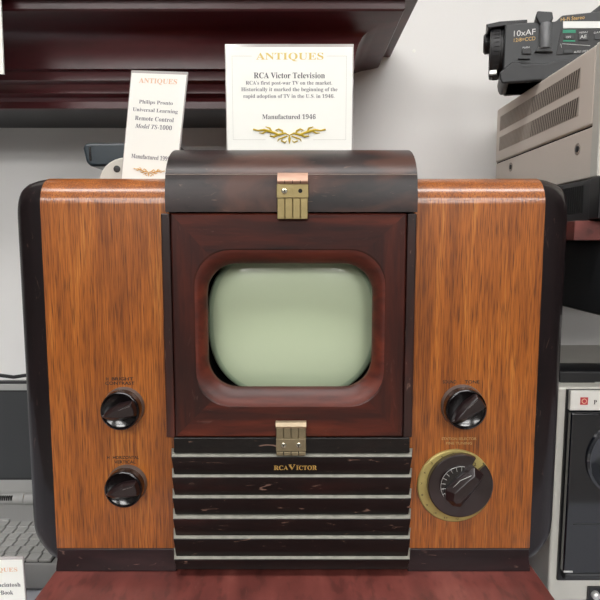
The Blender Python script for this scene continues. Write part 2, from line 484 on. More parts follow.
# stiles each side of the screen panel
ZM1 = ZH - .0015; ZM0 = Z_(437, CAMD + YF)
px0 = X_(173.2, 330, CAMD + YF + .001); px1 = X_(404.5, 330, CAMD + YF + .001)
ps0 = X_(163.5, 330, CAMD + YF + .003); ps1 = X_(414.5, 330, CAMD + YF + .003)
for (a, b) in ((ps0, px0 - .0012), (px1 + .0012, ps1)):
    bm = nb(); box(bm, a, b, YF + .003, .03, ZM0 - .002, ZM1)
    obj('stile', bm, M['stile'], tv, bevel=.0015)
# screen panel (mask)
YM = YF + .001
cx = (px0 + px1) / 2; cz = (ZM0 + ZM1) / 2; pw = px1 - px0; ph = ZM1 - ZM0
o1 = P(193.5, 250, CAMD + YM); o2 = P(383.5, 406, CAMD + YM)
i1 = P(206.5, 263.5, CAMD + YM + .014); i2 = P(371.5, 387.5, CAMD + YM + .014)
def rr(p, q, r): return rrect((p.x + q.x) / 2, (p.z + q.z) / 2, abs(q.x - p.x), abs(q.z - p.z), r)
def mixl(a, b, t): return [(x0 + (x1 - x0) * t, z0 + (z1 - z0) * t) for (x0, z0), (x1, z1) in zip(a, b)]
R0 = rrect(cx, cz, pw, ph, .0006); RO = rr(o1, o2, .043); RI = rr(i1, i2, .036)
def bulge(pts, c0, c1, amt, w_, h_):
    out = []
    for x, z in pts:
        u, v = (x - c0) / (w_ / 2), (z - c1) / (h_ / 2)
        out.append((x + amt * (1 - min(1, v * v)) * (1 if u > 0 else -1) * min(1, abs(u)) ** 4, z + amt * .8 * (1 - min(1, u * u)) * (1 if v > 0 else -1) * min(1, abs(v)) ** 4))
    return out
icx, icz = (i1.x + i2.x) / 2, (i1.z + i2.z) / 2; iw, ih = i2.x - i1.x, i1.z - i2.z
bm = nb()
loops = [[(x, YM + .012, z) for x, z in R0], [(x, YM + .001, z) for x, z in R0],
         [(x, YM, z) for x, z in rrect(cx, cz, pw - .003, ph - .003, .0006)],
         [(x, YM, z) for x, z in mixl(R0, RO, .97)], [(x, YM + .0006, z) for x, z in RO]]
def mifun(f):
    c = f.calc_center_median()
    return 1 if abs(c.x - cx) / pw > abs(c.z - cz) / ph else 0
loft(bm, loops, cap=False, mifun=mifun)
obj('screen_panel', bm, [M['mask_h'], M['mask_v']], tv, angle=3)
bm = nb()
loops = [[(x, YM + .0006, z) for x, z in RO]]
for k in range(1, 9):
    tt = k / 8.0
    loops.append([(x, YM + .0006 + .0134 * (1 - math.cos(tt * PI / 2)) ** .8 * 1.0, z) for x, z in mixl(RO, RI, math.sin(tt * PI / 2) * .35 + tt * .65)])
loops.append([(x, YM + .020, z) for x, z in RI])
loft(bm, loops, cap=False)
obj('screen_surround', bm, M['cove'], tv, angle=40)
# dark cavity and tube
bm = nb()
loops = [[(x, YM + .019, z) for x, z in rrect(icx, icz, iw + .02, ih + .02, .036)], [(x, .075, z) for x, z in rrect(icx, icz, iw + .02, ih + .02, .036)]]
vs = loft(bm, loops, cap=False); bm.faces.new(vs[-1])
obj('tube_housing', bm, M['cavity'], tv)
def superel(cx_, cz_, a, b, e, n=72):
    r = []
    for i in range(n):
        t_ = 2 * PI * i / n; c_, s_ = math.cos(t_), math.sin(t_)
        r.append((cx_ + a * math.copysign(abs(c_) ** (2 / e), c_), cz_ + b * math.copysign(abs(s_) ** (2 / e), s_)))
    return r
tcx, tcz = icx + .0035, icz + .001
TA, TB = .1095, .1010
bm = nb(); loops = []
for s, y in ((.05, -.0012), (.2, -.001), (.4, .0002), (.6, .0022), (.75, .0044), (.86, .0068), (.92, .0088)):
    loops.append([(x, .0155 + y, z) for x, z in superel(tcx, tcz, TA * s, TB * s, 2.5)])
vs = loft(bm, loops, cap=False); bm.faces.new(vs[0])
scr = obj('screen', bm, M['crt'], tv)
bm = nb(); loops = []
for s, y in ((.92, .0088), (.96, .0108), (.985, .0140), (1.0, .020), (1.0, .04)):
    loops.append([(x, .0155 + y, z) for x, z in superel(tcx, tcz, TA * s, TB * s, 2.5)])
loft(bm, loops, cap=False)
obj('tube_rim', bm, M['crt_edge'], tv)

# brass clasps
def screw(cx_, y, cz_, r, parent):
    bm = nb(); lathe_y(bm, cx_, cz_, [(r, y + .001), (r, y - .0004), (r * .8, y - .0012), (.0001, y - .0016)], 24)
    box(bm, cx_ - r * .6, cx_ + r * .6, y - .00175, y - .0012, cz_ - r * .12, cz_ + r * .12, 1)
    box(bm, cx_ - r * .12, cx_ + r * .12, y - .00175, y - .0012, cz_ - r * .6, cz_ + r * .6, 1)
    obj('screw', bm, [M['screw'], M['cavity']], parent)
d0 = CAMD + YF - .006
a = P(277, 172, d0); b = P(308, 219, d0)
y1 = YF - .0021
bm = nb()
wdt = b.x - a.x; zk = a.z - (a.z - b.z) * .24; zk2 = a.z - (a.z - b.z) * .55
bp_ = a.x + .0003
box(bm, a.x, b.x, y1 - .0018, y1 + .001, b.z, zk)                       # back plate
for k in range(4):
    g = wdt / 4
    box(bm, a.x + g * k + .0004, a.x + g * (k + 1) - .0004, y1 - .005, y1 - .001, b.z, zk2 - .0004)
box(bm, a.x - .0004, b.x + .0004, y1 - .006, y1 - .001, zk2, zk - .0012)
clasp = obj('clasp', bm, M['brass'], tv, bevel=.0005)
bm = nb(); prism_x(bm, [(y1 - .005, zk - .0006), (y1 - .0075, zk + .002), (y1 - .0065, zk + .005), (y1 + .003, a.z), (y1 + .014, a.z), (y1 + .004, zk)], a.x + .0004, b.x - .0002)
for k in range(1, 4):
    box(bm, a.x + wdt / 4 * k - .0003, a.x + wdt / 4 * k + .0003, y1 - .0077, y1 - .006, zk - .0004, zk + .003, 1)
tag(obj('hinge_leaf', bm, [M['copper_lt'], M['cavity']], clasp), 'pinkish worn upper leaf')
zc = (zk2 + zk) / 2 - .0004
screw(a.x + wdt * .24, y1 - .0061, zc, .0034, clasp)
bm = nb(); lathe_y(bm, a.x + wdt * .75, zc, [(.0024, y1 - .004), (.0024, y1 - .0063)], 20); obj('screw_hole', bm, M['cavity'], clasp)
# lower clasp
a = P(276, 422, d0); b = P(306, 455, d0); wdt = b.x - a.x; H = a.z - b.z
zk = a.z - H * .5; zk2 = b.z + H * .12
bm = nb()
box(bm, a.x, b.x, y1 - .0018, y1 + .001, zk, a.z - .001)
for k in range(4):
    g = wdt / 4
    box(bm, a.x + g * k + .0004, a.x + g * (k + 1) - .0004, y1 - .0045, y1 - .001, zk, a.z - H * .18)
    box(bm, a.x + g * k + .0004, a.x + g * (k + 1) - .0004, y1 - .0060, y1 - .001, b.z, zk2 - .0006)
box(bm, a.x, b.x, y1 - .0056, y1 + .001, zk2, zk)
clasp = tag(obj('clasp', bm, M['brass_grey'], tv, bevel=.0005), 'greyer lower clasp')
bm = nb(); prism_x(bm, [(y1 - .0048, a.z - H * .18), (y1 - .0070, a.z - H * .12), (y1 - .0058, a.z), (y1, a.z + .0005), (y1, a.z - H * .18)], a.x - .0003, b.x + .0003)
tag(obj('hinge_leaf', bm, M['brass_lt'], clasp), 'pale worn upper lip')
zc = (zk + zk2) / 2
screw(a.x + wdt * .25, y1 - .0057, zc, .0033, clasp); screw(a.x + wdt * .75, y1 - .0057, zc, .0033, clasp)

# rail and louvre slats below the screen
d1_ = CAMD + YF
zr = Z_(453.5, d1_)
bm = nb(); box(bm, XC0 + .003, XC1 - .003, YF + .001, .02, zr, ZM0 - .0015); obj('bottom_rail', bm, M['slat'], tv, bevel=.001)
ys = [(457, 474.5), (477.5, 495), (498.5, 514.5), (519, 535.5), (539, 556.5), (559.5, 571)]
for k, (ya, yb) in enumerate(ys):
    za = Z_(ya, d1_ - .004); zb = Z_(yb, d1_ + .002)
    if k == 5: zb = Z_(570.5, d1_)
    zprev = zr if k == 0 else zlast
    zlast = zb
    # front face leans: top edge forward, bottom edge tucked back; splayed ends
    yt, ybm, ybk = YF - .004, YF + .0022, -.0005
    xl, xr = X_(172.5 if k < 5 else 173, ya, d1_) , X_(412, ya, d1_)
    xl, xr = XC0 + .0010, XC1 - .0010
    ex = .0048
    bm = nb()
    L = [[(xl, yt, za), (xr, yt, za), (xr + ex, ybk, za + .002), (xl - ex, ybk, za + .002)],
         [(xl, yt, za - .0015), (xr, yt, za - .0015), (xr + ex, ybk, za - .0015), (xl - ex, ybk, za - .0015)],
         [(xl + .0015, ybm, zb), (xr - .0015, ybm, zb), (xr, ybk, zb), (xl, ybk, zb)]]
    vs = loft(bm, L)
    s = obj('louvre_slat', bm, M['slat'], tv, bevel=.0006)
    # dust lying on the ledge
    bm = nb()
    e = .0006
    L = [[(xl + .0005, yt + .0012, za + e * .5), (xr - .0005, yt + .0012, za + e * .5), (xr + ex, ybk - .001, za + .0025), (xl - ex, ybk - .001, za + .0025)],
         [(xl, yt + .0003, za - .0002), (xr, yt + .0003, za - .0002), (xr + ex + .0004, ybk, za + .001), (xl - ex - .0004, ybk, za + .001)]]
    loft(bm, L)
    tag(obj('dust_layer', bm, M['dust'], s), 'pale grey dust along the top of the slat', kind='stuff')
# base foot strip under the centre
# lettering on the first slat
bm = nb()
c = P(295, 470, d1_ - .004)
za = Z_(457, d1_ - .004); zb = Z_(474.5, d1_ + .002); tl = math.atan(.0062 / (za - zb))
cR = P(281, 469.5, d1_ - .0015); cV = P(302, 469.5, d1_ - .0015)
fy = lambda z: YF - .004 + (za - z) / (za - zb) * .0062
zl = P(300, 469.8, d1_).z
text_bm(bm, 'RCA', .0175, .0062, front_m(cR.x, fy(zl) - .0006, zl, -tl), depth=.0004)
text_bm(bm, 'V', .0088, .0078, front_m(X_(291.8, 470, d1_), fy(zl) - .0006, zl, -tl), depth=.0004)
text_bm(bm, 'ICTOR', .0250, .0062, front_m(X_(306.5, 470, d1_), fy(zl) - .0006, zl, -tl), depth=.0004)
tag(obj('lettering', bm, M['gold'], tv), 'small gold lettering on the first slat')


# knobs
def knob(cx_, cz_, r, ang, name='control_knob', h=.019):
    bm = nb()
    lathe_y(bm, cx_, cz_, [(r, 0), (r * 1.0, -.002), (r * .97, -h + .003), (r * .95, -h), (r * .9, -h - .0006), (r * .86, -h + .0005), (r * .8, -h + .0022), (.0005, -h + .0030)], 56)
    body = obj(name, bm, [M['bakelite']], tv, angle=60)
    bm = nb(); lathe_y(bm, cx_, cz_, [(r * 1.03, .0005), (r * 1.03, -.0035), (r * 1.0, -.0075), (r * .93, -.0078)], 56)
    tag(obj('skirt', bm, M['rim'], body), 'grey worn skirt')
    # tapering pointer grip across the face
    ca, sa = math.cos(ang), math.sin(ang)
    def R(u, v, y): return (cx_ + u * ca - v * sa, y, cz_ + u * sa + v * ca)
    base = [(-.90, -.03), (-.5, -.34), (.1, -.44), (.82, -.40), (.88, 0), (.82, .38), (.1, .40), (-.5, .24)]
    top = [(-.66, 0), (-.4, -.12), (.1, -.24), (.74, -.30), (.80, 0), (.74, .28), (.1, .18), (-.4, .08)]
    bm = nb()
    loft(bm, [[R(u * r, v * r, -h + .003) for u, v in base], [R(u * r, v * r, -h - .004) for u, v in [(p[0] * .97, p[1] * .92) for p in base]],
              [R(u * r, v * r, -h - .0085) for u, v in top]])
    g = obj('pointer_grip', bm, M['bakelite_br'], body, bevel=.0008, angle=30)
    bm = nb(); tube(bm, [R(-.8 * r, .02 * r, -h - .0045), R(-.3 * r, .12 * r, -h - .0062), R(.1 * r, .14 * r, -h - .0083), R(.68 * r, .2 * r, -h - .0083)], .00025, 6)
    tag(obj('pointer_line', bm, M['silver'], g), 'thin pale pointer line')
    return body


def kn(px, py, pr, ang, h=.019):
    c = P(px, py, CAMD - h); r = pr / 560 * (CAMD - h) * 1.02
    knob(c.x, c.z, r, ang, h=h)


kn(119.5, 411.5, 20.5, math.radians(14))
kn(123, 490, 20, math.radians(12))
kn(466.5, 410, 21.5, math.radians(38))
# channel selector: brass plate, notched disc, faceted handle
c = P(455, 485, CAMD); bx, bz = c.x - .0008, c.z; br = .0470
bm = nb(); lathe_y(bm, bx, bz, [(br, .0005), (br, -.003), (br * .97, -.0042), (br * .5, -.0046), (.0005, -.0046)], 72)
plate = tag(obj('dial_plate', bm, M['dial_brass'], tv), 'round dull brass dial plate')
bm = nb()
for k in range(3, 13):
    a_ = math.radians(95 + (k - 3) * 20)
    mm = front_m(bx + math.cos(a_) * .0425, -.0046, bz - .001 + math.sin(a_) * .0425)
    text_bm(bm, str(k), .0022 if k < 10 else .0034, .0024, mm, depth=.0001, serif=False)
obj('dial_number', bm, M['blackprint'], plate)
DH = .013
c = P(460.8, 486.5, CAMD - DH); dx, dz, dr = c.x, c.z, .0402
pts = []
n = 64; na, nbb = math.radians(43), math.radians(64)
for i in range(n):
    a_ = nbb + (2 * PI - (nbb - na)) * i / (n - 1)
    pts.append((dr * math.cos(a_), dr * math.sin(a_)))
pts += [(.70 * dr * math.cos(na), .70 * dr * math.sin(na)), (.70 * dr * math.cos(nbb), .70 * dr * math.sin(nbb))]
bm = nb(); loft(bm, [[(dx + x, -.005, dz + z) for x, z in pts], [(dx + x, -DH + .001, dz + z) for x, z in pts], [(dx + x * .97, -DH, dz + z * .97) for x, z in pts]])
dial = tag(obj('dial_disc', bm, M['bakelite_br'], tv, angle=30), 'dark brown notched disc')
bm = nb(); lathe_y(bm, dx, dz, [(dr * .96, -.0046), (dr * .96, -.0085)], 48); tag(obj('number_disc', bm, M['dial_brass'], dial), 'brass number disc behind the notch')
bm = nb(); am = (na + nbb) / 2
text_bm(bm, '2', .0030, .0042, front_m(dx + dr * .82 * math.cos(am) - .0015, -.0086, dz + dr * .82 * math.sin(am) - .002), depth=.0001, serif=False)
obj('number', bm, M['blackprint'], dial)
# fan of raised lines left of the handle
fa, fb = math.radians(80), math.radians(215)
def on(rad, a_, y): return (dx - .001 + rad * math.cos(a_), y, dz + .002 + rad * math.sin(a_))
bm = nb()
pts = [on(.0245, fa + (fb - fa) * i / 20, -DH) for i in range(21)] + [on(.0115, fb + (fa - fb) * i / 20, -DH) for i in range(21)]
loft(bm, [pts, [(x, -DH - .003, z) for x, y, z in pts]])
hub = obj('handle_skirt', bm, M['bakelite'], dial)
bm = nb()
tube(bm, [on(.0245, fa + (fb - fa) * i / 20, -DH - .003) for i in range(21)], .0003, 6)
for k in range(8):
    a_ = fa + (fb - fa) * (k + .5) / 8
    tube(bm, [on(.0245, a_, -DH - .003), on(.0190, a_, -DH - .0032)], .0003, 6)
obj('skirt_line', bm, M['silver'], hub)
ang = math.radians(52); ca, sa = math.cos(ang), math.sin(ang)
def R(u, v, y): u *= 1.15; v *= 1.2; return (dx + u * ca - v * sa, y, dz + u * sa + v * ca)
base = [(-.021, -.004), (-.017, -.011), (.012, -.0105), (.026, -.0075), (.0265, .0055), (.010, .0095), (-.012, .0125), (-.020, .006)]
top = [(-.016, -.002), (-.012, -.005), (.010, -.006), (.020, -.005), (.020, .002), (.010, .004), (-.008, .006), (-.015, .002)]
bm = nb(); loft(bm, [[R(u, v, -DH + .0005) for u, v in base], [R(u, v, -DH - .007) for u, v in base], [R(u * 1.0, v, -DH - .015) for u, v in top]])
obj('selector_handle', bm, M['bakelite_br'], dial, bevel=.001)
bm = nb()
box(bm, -.001, .001, 0, .001, 0, .001)
bm.free()
bm = nb(); tube(bm, [R(-.019, .004, -DH - .0075), R(-.008, .0095, -DH - .0095), R(.006, .0085, -DH - .0095), R(.018, .004, -DH - .0125)], .0004, 6)
tag(obj('handle_line', bm, M['silver'], dial), 'pale line along the handle')

# worn lettering over the knobs
def lab(lines, mi):
    for s, px, py, wpx, hpx in lines:
        bm = nb()
        c = P(px, py, CAMD); text_bm(bm, s, wpx / 560 * CAMD, hpx / 560 * CAMD, front_m(c.x, -.0001, c.z), depth=.00015, serif=False, thin=.018)
        obj('control_lettering', bm, M[mi], tv, smooth=False)
lab([('H', 107.5, 380.5, 2.4, 3.4), ('BRIGHT', 122.5, 380.5, 22, 3.4), ('CONTRAST', 120, 384.8, 30, 3.4)], 'blackprint')
lab([('H', 108.5, 459, 2.4, 3.4), ('HORIZONTAL', 126, 459, 27, 3.4), ('VERTICAL', 125, 463.5, 22, 3.4)], 'blackprint')
lab([('SOUND', 449.5, 383.5, 14, 3.4), ('TONE', 472, 383.5, 15, 3.4)], 'blackprint')
lab([('STATION SELECTOR', 459, 440, 36, 2.8), ('FINE TUNING', 459, 444.5, 27, 2.8)], 'goldworn')


# ================================================================== cards
def card(name, label, cen, w_, h_, tilt, yaw, roll, lines, orn, inks, group=None, foot=True, frame=False, orn_scale=1):
    """acrylic card holder; cen = middle of bottom edge"""
    t = thing(name, label, 'sign', cen)
    M4 = Matrix.Translation(cen) @ Matrix.Rotation(yaw, 4, 'Z') @ Matrix.Rotation(roll, 4, 'Y') @ Matrix.Rotation(PI / 2 - tilt, 4, 'X')
    # local x right, y up, z toward the viewer
    bm = nb(); box(bm, -w_ / 2, w_ / 2, 0, h_, -.0022, 0); bm.transform(M4); obj('holder', bm, M['acrylic'], t, bevel=.0004)
    bm = nb(); e = .0022; box(bm, -w_ / 2 + e * .6, w_ / 2 - e * .6, e * .5, h_ - .0038, -.0005, .0004); bm.transform(M4); obj('card', bm, M['paper'], t, smooth=False)
    if foot:
        bm = nb(); box(bm, -w_ / 2, w_ / 2, 0, .002, -.035, -.0022)
        M5 = Matrix.Translation(cen) @ Matrix.Rotation(yaw, 4, 'Z') @ Matrix.Rotation(PI / 2, 4, 'X')
        bm.transform(M5); obj('foot', bm, M['acrylic'], t)
    for s, u, v, ww, hh, ik, it in lines:
        bm = nb(); text_bm(bm, s, ww, hh, M4 @ Matrix.Translation((u, v, .0005)), depth=.0001, italic=it)
        obj('lettering', bm, M[ik], t, smooth=False)
    if orn:
        bm = nb(); u0, v0, s = orn
        def L(u, v): return M4 @ Vector((u0 + u * s, v0 + (v - .1) * s * .52, .0007))
        for sg in (-1, 1):
            def T(ps, r): tube(bm, [L(sg * a_, b_) for a_, b_ in ps], r, 6)
            T([(.0, .10), (.12, .2), (.3, .12), (.42, .22), (.56, .3), (.7, .38), (.86, .34), (1.0, .40)], [.0012 * s * k for k in (10, 22, 30, 26, 34, 26, 16, 22)])
            T([(.18, .16), (.2, .32), (.3, .42), (.38, .36), (.33, .28)], [.0012 * s * k for k in (26, 26, 20, 16, 12)])
            T([(.3, .14), (.42, .02), (.54, .06), (.52, .16)], [.0012 * s * k for k in (26, 24, 16, 10)])
            T([(.5, .28), (.54, .46), (.66, .54)], [.0012 * s * k for k in (26, 22, 8)])
            T([(.62, .34), (.74, .2), (.84, .22)], [.0012 * s * k for k in (22, 18, 8)])
            T([(.06, .06), (.2, -.04), (.22, -.2), (.12, -.28), (.08, -.18)], [.0012 * s * k for k in (16, 20, 20, 16, 10)])
            T([(.2, -.04), (.3, -.1), (.33, -.22)], [.0012 * s * k for k in (14, 16, 8)])
        tube(bm, [L(0, .1), L(0, -.1), L(0, -.35)], [.0012 * s * k for k in (10, 38, 6)], 6)
        obj('ornament', bm, M[inks], t)
    if frame:
        x0, x1, z0, z1 = -w_ / 2 + .009, w_ / 2 - .009, .018, h_ - .015; q = .0003
        for sx, xe in ((1, x0), (-1, x1)):
            bm = nb()
            for a_, b_, c_, d_ in ((0, q, z0, z1), (q, .043, z0, z0 + q), (q, .026, z1 - q, z1)):
                box(bm, min(xe + sx * a_, xe + sx * b_), max(xe + sx * a_, xe + sx * b_), c_, d_, .0004, .0006)
            bm.transform(M4); obj('border_line', bm, M['lineink'], t, smooth=False)
    return t


# sign on the hood
SD = CAMD + .085
bl = P(226.5, 149.5, SD); brr = P(352.5, 149.5, SD); tz = P(290, 43.5, SD - .004)
W_ = brr.x - bl.x
cen = Vector(((bl.x + brr.x) / 2, Y(SD), ztop + .0003)); Hh = (tz.z - cen.z)
s = W_ / 126.0     # metres per photo pixel on the card
def ln(txt, px, py, wp, hp, ink, it=False): return (txt, (px - 289.5) * s, (149.5 - py) * s * Hh / (106 * s), wp * s, hp * s, ink, it)
card('sign_holder', 'large white antiques sign in a clear holder, standing upright on the hood of the television', cen, W_, Hh, math.radians(-1), 0, 0,
     [ln('ANTIQUES', 290, 60, 66, 8, 'goldink'), ln('RCA Victor Television', 289.5, 76.3, 70, 5.6, 'darkink'),
      ln("RCA's first post-war TV on the market.", 289, 83.3, 85, 4.6, 'greyink'), ln('Historically it marked the beginning of the', 289.5, 89.6, 95, 4.6, 'greyink'),
      ln('rapid adoption of TV in the U.S. in 1946.', 289, 96.0, 90, 4.6, 'greyink'), ln('Manufactured 1946', 289, 115.6, 53, 4.8, 'darkink')],
     (0, (149.5 - 131.5) * s, 36 * s), 'goldink2', frame=True)

# remote control card, leaning, standing on the left half of the set
CD = CAMD + .115
bl = P(122, 178, CD); brr = P(175, 178, CD); tl = P(130, 71, CD); tr = P(185, 69.5, CD)
w2 = (tr - tl).length; 
cen = Vector((((bl.x + brr.x) / 2) - .001, Y(CD), ZT + .0014)); 
top = (tl + tr) / 2
h2 = (top - cen).length; roll2 = math.atan2(top.x - cen.x, top.z - cen.z)
s2 = w2 / 55.0
KW = math.cos(math.radians(14)) / math.cos(math.radians(34)); w2 *= KW
def l2(txt, v, wp, hp, ink, it=False, du=0): return (txt, du * s2, v * h2, wp * s2 * KW, hp * s2, ink, it)
card('sign_holder', 'narrow leaning white antiques card behind the left half of the television', cen, w2, h2, math.radians(3), math.radians(-17), roll2,
     [l2('ANTIQUES', .88, 37, 6, 'roseink'), l2('Philips Pronto', .70, 33, 4.6, 'greyink'), l2('Universal Learning', .63, 44, 4.6, 'greyink'), l2('Remote Control', .56, 38, 4.4, 'greyink'),
      l2('Model TS-1000', .49, 36, 4.6, 'greyink', True), l2('Manufactured 1999', .22, 38, 4.6, 'greyink')],
     (0, .105 * h2, 18 * s2), 'tanink', foot=False)
# laptop card at lower left
CD3 = .70
tr = P(26, 557.5, CD3); cen = Vector((tr.x - .058, Y(CD3) , CZ)); h3 = tr.z - CZ
s3 = .7 / .945 / 560
card('sign_holder', 'white card standing in front of the laptop at lower left', cen, .112, h3, 0, 0, math.radians(-1.0),
     [('ANTIQUES', .058 - 8 * s3 - .025, h3 - .0215, .050, .0070, 'roseink', False), ('Macintosh', .058 - 6 * s3 - .0185, h3 - .0415, .037, .0058, 'darkink', False),
      ('PowerBook', .058 - 14 * s3 - .018, h3 - .0525, .036, .0058, 'darkink', False)],
     None, None)
# card hanging on the upper shelf at the far left
t = thing('hanging_card', 'white card hanging from the upper shelf at the far left edge', 'sign', (-.49, Y(.88), EYE + .25))
bm = nb(); q = P(3.0, 73.5, .88); q2 = P(.8, 20, .88); q3 = P(.2, 0, .88)
tzz = EYE + .40
x_top = q2.x + (q2.x - q.x) * (tzz - q2.z) / (q2.z - q.z)
loft(bm, [[(x_top - .14, Y(.882), tzz), (x_top, Y(.882), tzz), (q.x, Y(.882), q.z), (q.x - .14, Y(.882), q.z)],
          [(x_top - .14, Y(.885), tzz), (x_top, Y(.885), tzz), (q.x, Y(.885), q.z), (q.x - .14, Y(.885), q.z)]])
obj('card', bm, M['paper'], t, smooth=False)

# ================================================================== remote control on its cradle
RD = CAMD + .20
t = thing('remote_control', 'dark slate blue handheld remote lying in a cradle behind the narrow card', 'remote control', (X_(136, 160, RD), Y(RD), ZT + .02))
x0, x1 = X_(88, 155, RD), X_(184, 155, RD)
z0, z1 = Z_(168, RD), Z_(145, RD)
bm = nb()
prof = [(x0 + .010, z0), (x0 + .004, z0 + .006), (x0, z1 - .008), (x0 + .002, z1 - .001), (x0 + .012, z1), (x1 - .02, z1 + .001), (x1 - .003, z1 - .003), (x1, z1 - .012), (x1 - .012, z0 + .004), (x1 - .05, z0)]
prism_y(bm, prof, Y(RD) - .02, Y(RD) + .055)
rm = obj('body', bm, M['remote'], t, bevel=.004, seg=4)
bm = nb(); box(bm, x0 + .02, x1 - .03, Y(RD) - .012, Y(RD) + .045, z1 - .001, z1 + .0006); obj('touch_screen', bm, M['lcd'], rm)
bm = nb(); box(bm, x0 + .0095, x0 + .0125, Y(RD) - .0212, Y(RD) - .019, z0 + .008, z1 - .006); obj('side_button', bm, M['bakelite'], rm)
t = thing('charging_cradle', 'rounded light grey cradle holding the slate blue remote on the television', 'cradle', (X_(125, 170, RD - .02), Y(RD - .02), ZT))
bm = nb()
xc = X_(127, 170, RD - .05); hw = X_(127, 170, RD - .05) - X_(98, 170, RD - .05)
zc1 = Z_(158, RD - .05)
pr = [(xc + hw * math.cos(a_), ZT + .0006 + (zc1 - ZT) * math.sin(a_)) for a_ in [PI * i / 16 for i in range(17)]]
prism_y(bm, pr, Y(RD) - .055, Y(RD) - .0255)
cr_ = obj('shell', bm, M['cradle'], t, bevel=.003, seg=3)
bm = nb(); q = P(117, 169, RD - .055); lathe_y(bm, q.x, q.z, [(.005, q.y + .003), (.005, q.y - .0005), (.0035, q.y - .0012)], 20); obj('button', bm, M['charcoal'], t)
bm = nb(); box(bm, xc - hw * .8, xc + hw * .8, Y(RD) - .026, Y(RD) + .04, ZT + .0006, z0 - .001); obj('base', bm, M['cradle'], t)

# ================================================================== laptop
LX1 = -.352; LX0 = -.635; LF, LB = .782, .975; LH = EYE - .478
t = thing('laptop', 'open grey laptop with dark screen beside the left end of the television', 'laptop', ((LX0 + LX1) / 2, Y(.88), CZ))
bm = nb(); prism_x(bm, [(Y(LF), CZ + .004), (Y(LF) - .002, CZ + .02), (Y(LF) + .003, LH), (Y(LB), LH), (Y(LB) + .03, LH - .004), (Y(LB) + .03, CZ)], LX0, LX1)
base = obj('base', bm, M['lap'], t, bevel=.002)
y_key = lambda py: Y((EYE - LH - .001) / ((EYE - Z_(py, 1.0))))
ky0, ky1 = y_key(562), y_key(523)
bm = nb(); box(bm, LX0 + .012, -.370, ky0, ky1, LH, LH + .0006); obj('keyboard_well', bm, M['lapdark'], t)
rows_ = 6; pitch_y = (ky1 - ky0) / rows_
key = None
for r_ in range(rows_):
    for c_ in range(11):
        kx1 = -.372 - c_ * .0193 - (r_ % 2) * .003 * 1
        kx0 = kx1 - .0178
        if key is None:
            bm = nb(); ya = ky0 + .0008; yb = ya + pitch_y - .0016
            loft(bm, [[(kx0, ya, LH + .0006), (kx1, ya, LH + .0006), (kx1, yb, LH + .0006), (kx0, yb, LH + .0006)],
                      [(kx0 + .0005, ya + .0004, LH + .005), (kx1 - .0005, ya + .0004, LH + .005), (kx1 - .0005, yb - .0004, LH + .005), (kx0 + .0005, yb - .0004, LH + .005)]])
            key = obj('key', bm, M['lapkey'], t, bevel=.0008); k0 = key.location.copy(); kx_ = kx0
        else:
            k = key.copy(); scn.collection.objects.link(k); k.parent = t
            k.location = k0 + Vector((kx0 - kx_, r_ * pitch_y, 0))
# speaker / hinge area
yh = y_key(517)
bm = nb(); box(bm, LX0 + .004, X_(20, 518, LB - .03), ky1 + .004, ky1 + .010, LH, LH + .004); obj('trim_bar', bm, M['silver'], t, bevel=.001)
hx = X_(25, 508, LB)
zh = LH + .008
bm = nb(); lathe(bm, (LX0 + .03, Y(LB) + .004, zh), (1, 0, 0), [(.010, 0), (.010, hx - LX0 - .031)], 24); hb = obj('hinge_barrel', bm, M['lap'], t)
bm = nb()
for i in range(22):
    xx = hx - .022 - i * .004
    box(bm, xx, xx + .0018, Y(LB) - .0075, Y(LB) - .002, zh + .0015, zh + .009)
obj('vent_slot', bm, M['lapdark'], hb)
bm = nb(); lathe(bm, (hx, Y(LB) + .004, zh), (1, 0, 0), [(.0115, .001), (.0115, LX1 - hx - .002)], 24); obj('hinge_end', bm, M['lap'], t)
# lid, leaning back a little
lz0 = LH + .016; LD0, LD1 = .99, 1.015
ltop = Z_(384, LD1)
lean = math.atan2(LD1 - LD0, ltop - lz0); Lh = math.hypot(LD1 - LD0, ltop - lz0)
rot = Matrix.Rotation(-lean, 3, 'X'); pv = (0, Y(LD0), lz0)
bm = nb(); box(bm, LX0, LX1, Y(LD0), Y(LD0) + .016, lz0 - .004, lz0 + Lh, rot=rot, piv=pv); lid = obj('lid', bm, M['lap'], t, bevel=.002)
bm = nb(); box(bm, LX0 + .022, LX1 - .022, Y(LD0) - .0008, Y(LD0) + .002, lz0 + .026, lz0 + Lh - .0155, rot=rot, piv=pv); obj('display', bm, M['lcd'], lid)
bm = nb(); box(bm, LX0 + .018, LX1 - .018, Y(LD0) - .0004, Y(LD0) + .002, lz0 + .022, lz0 + Lh - .0115, rot=rot, piv=pv); obj('display_border', bm, M['charcoal'], lid)
bm = nb(); box(bm, LX0 + .002, LX1 - .002, Y(LD0) + .002, Y(LD0) + .020, lz0 + Lh, lz0 + Lh + .005, rot=rot, piv=pv); obj('lid_top_strip', bm, M['charcoal'], lid)
# cable on the lid
bm = nb(); zc_ = lz0 + Lh * math.cos(lean) + .0105
yc_ = Y(LD1) + .010
tube(bm, [(LX0 - .30, yc_ + .10, zc_ + .02), (LX0 - .05, yc_ + .03, zc_ + .001), (LX0 + .02, yc_, zc_), (-.56, yc_ - .002, zc_ + .004), (-.535, yc_, zc_), (-.50, yc_ - .004, zc_ + .006), (-.47, yc_, zc_), (-.42, yc_ + .003, zc_), (-.36, yc_ + .002, zc_), (-.348, yc_ + .016, zc_ - .01), (-.347, yc_ + .02, zc_ - .03)], .0034, 8)
tag(obj('cable', bm, M['blackpl']), 'thin black cable draped over the top of the laptop lid', 'cable')

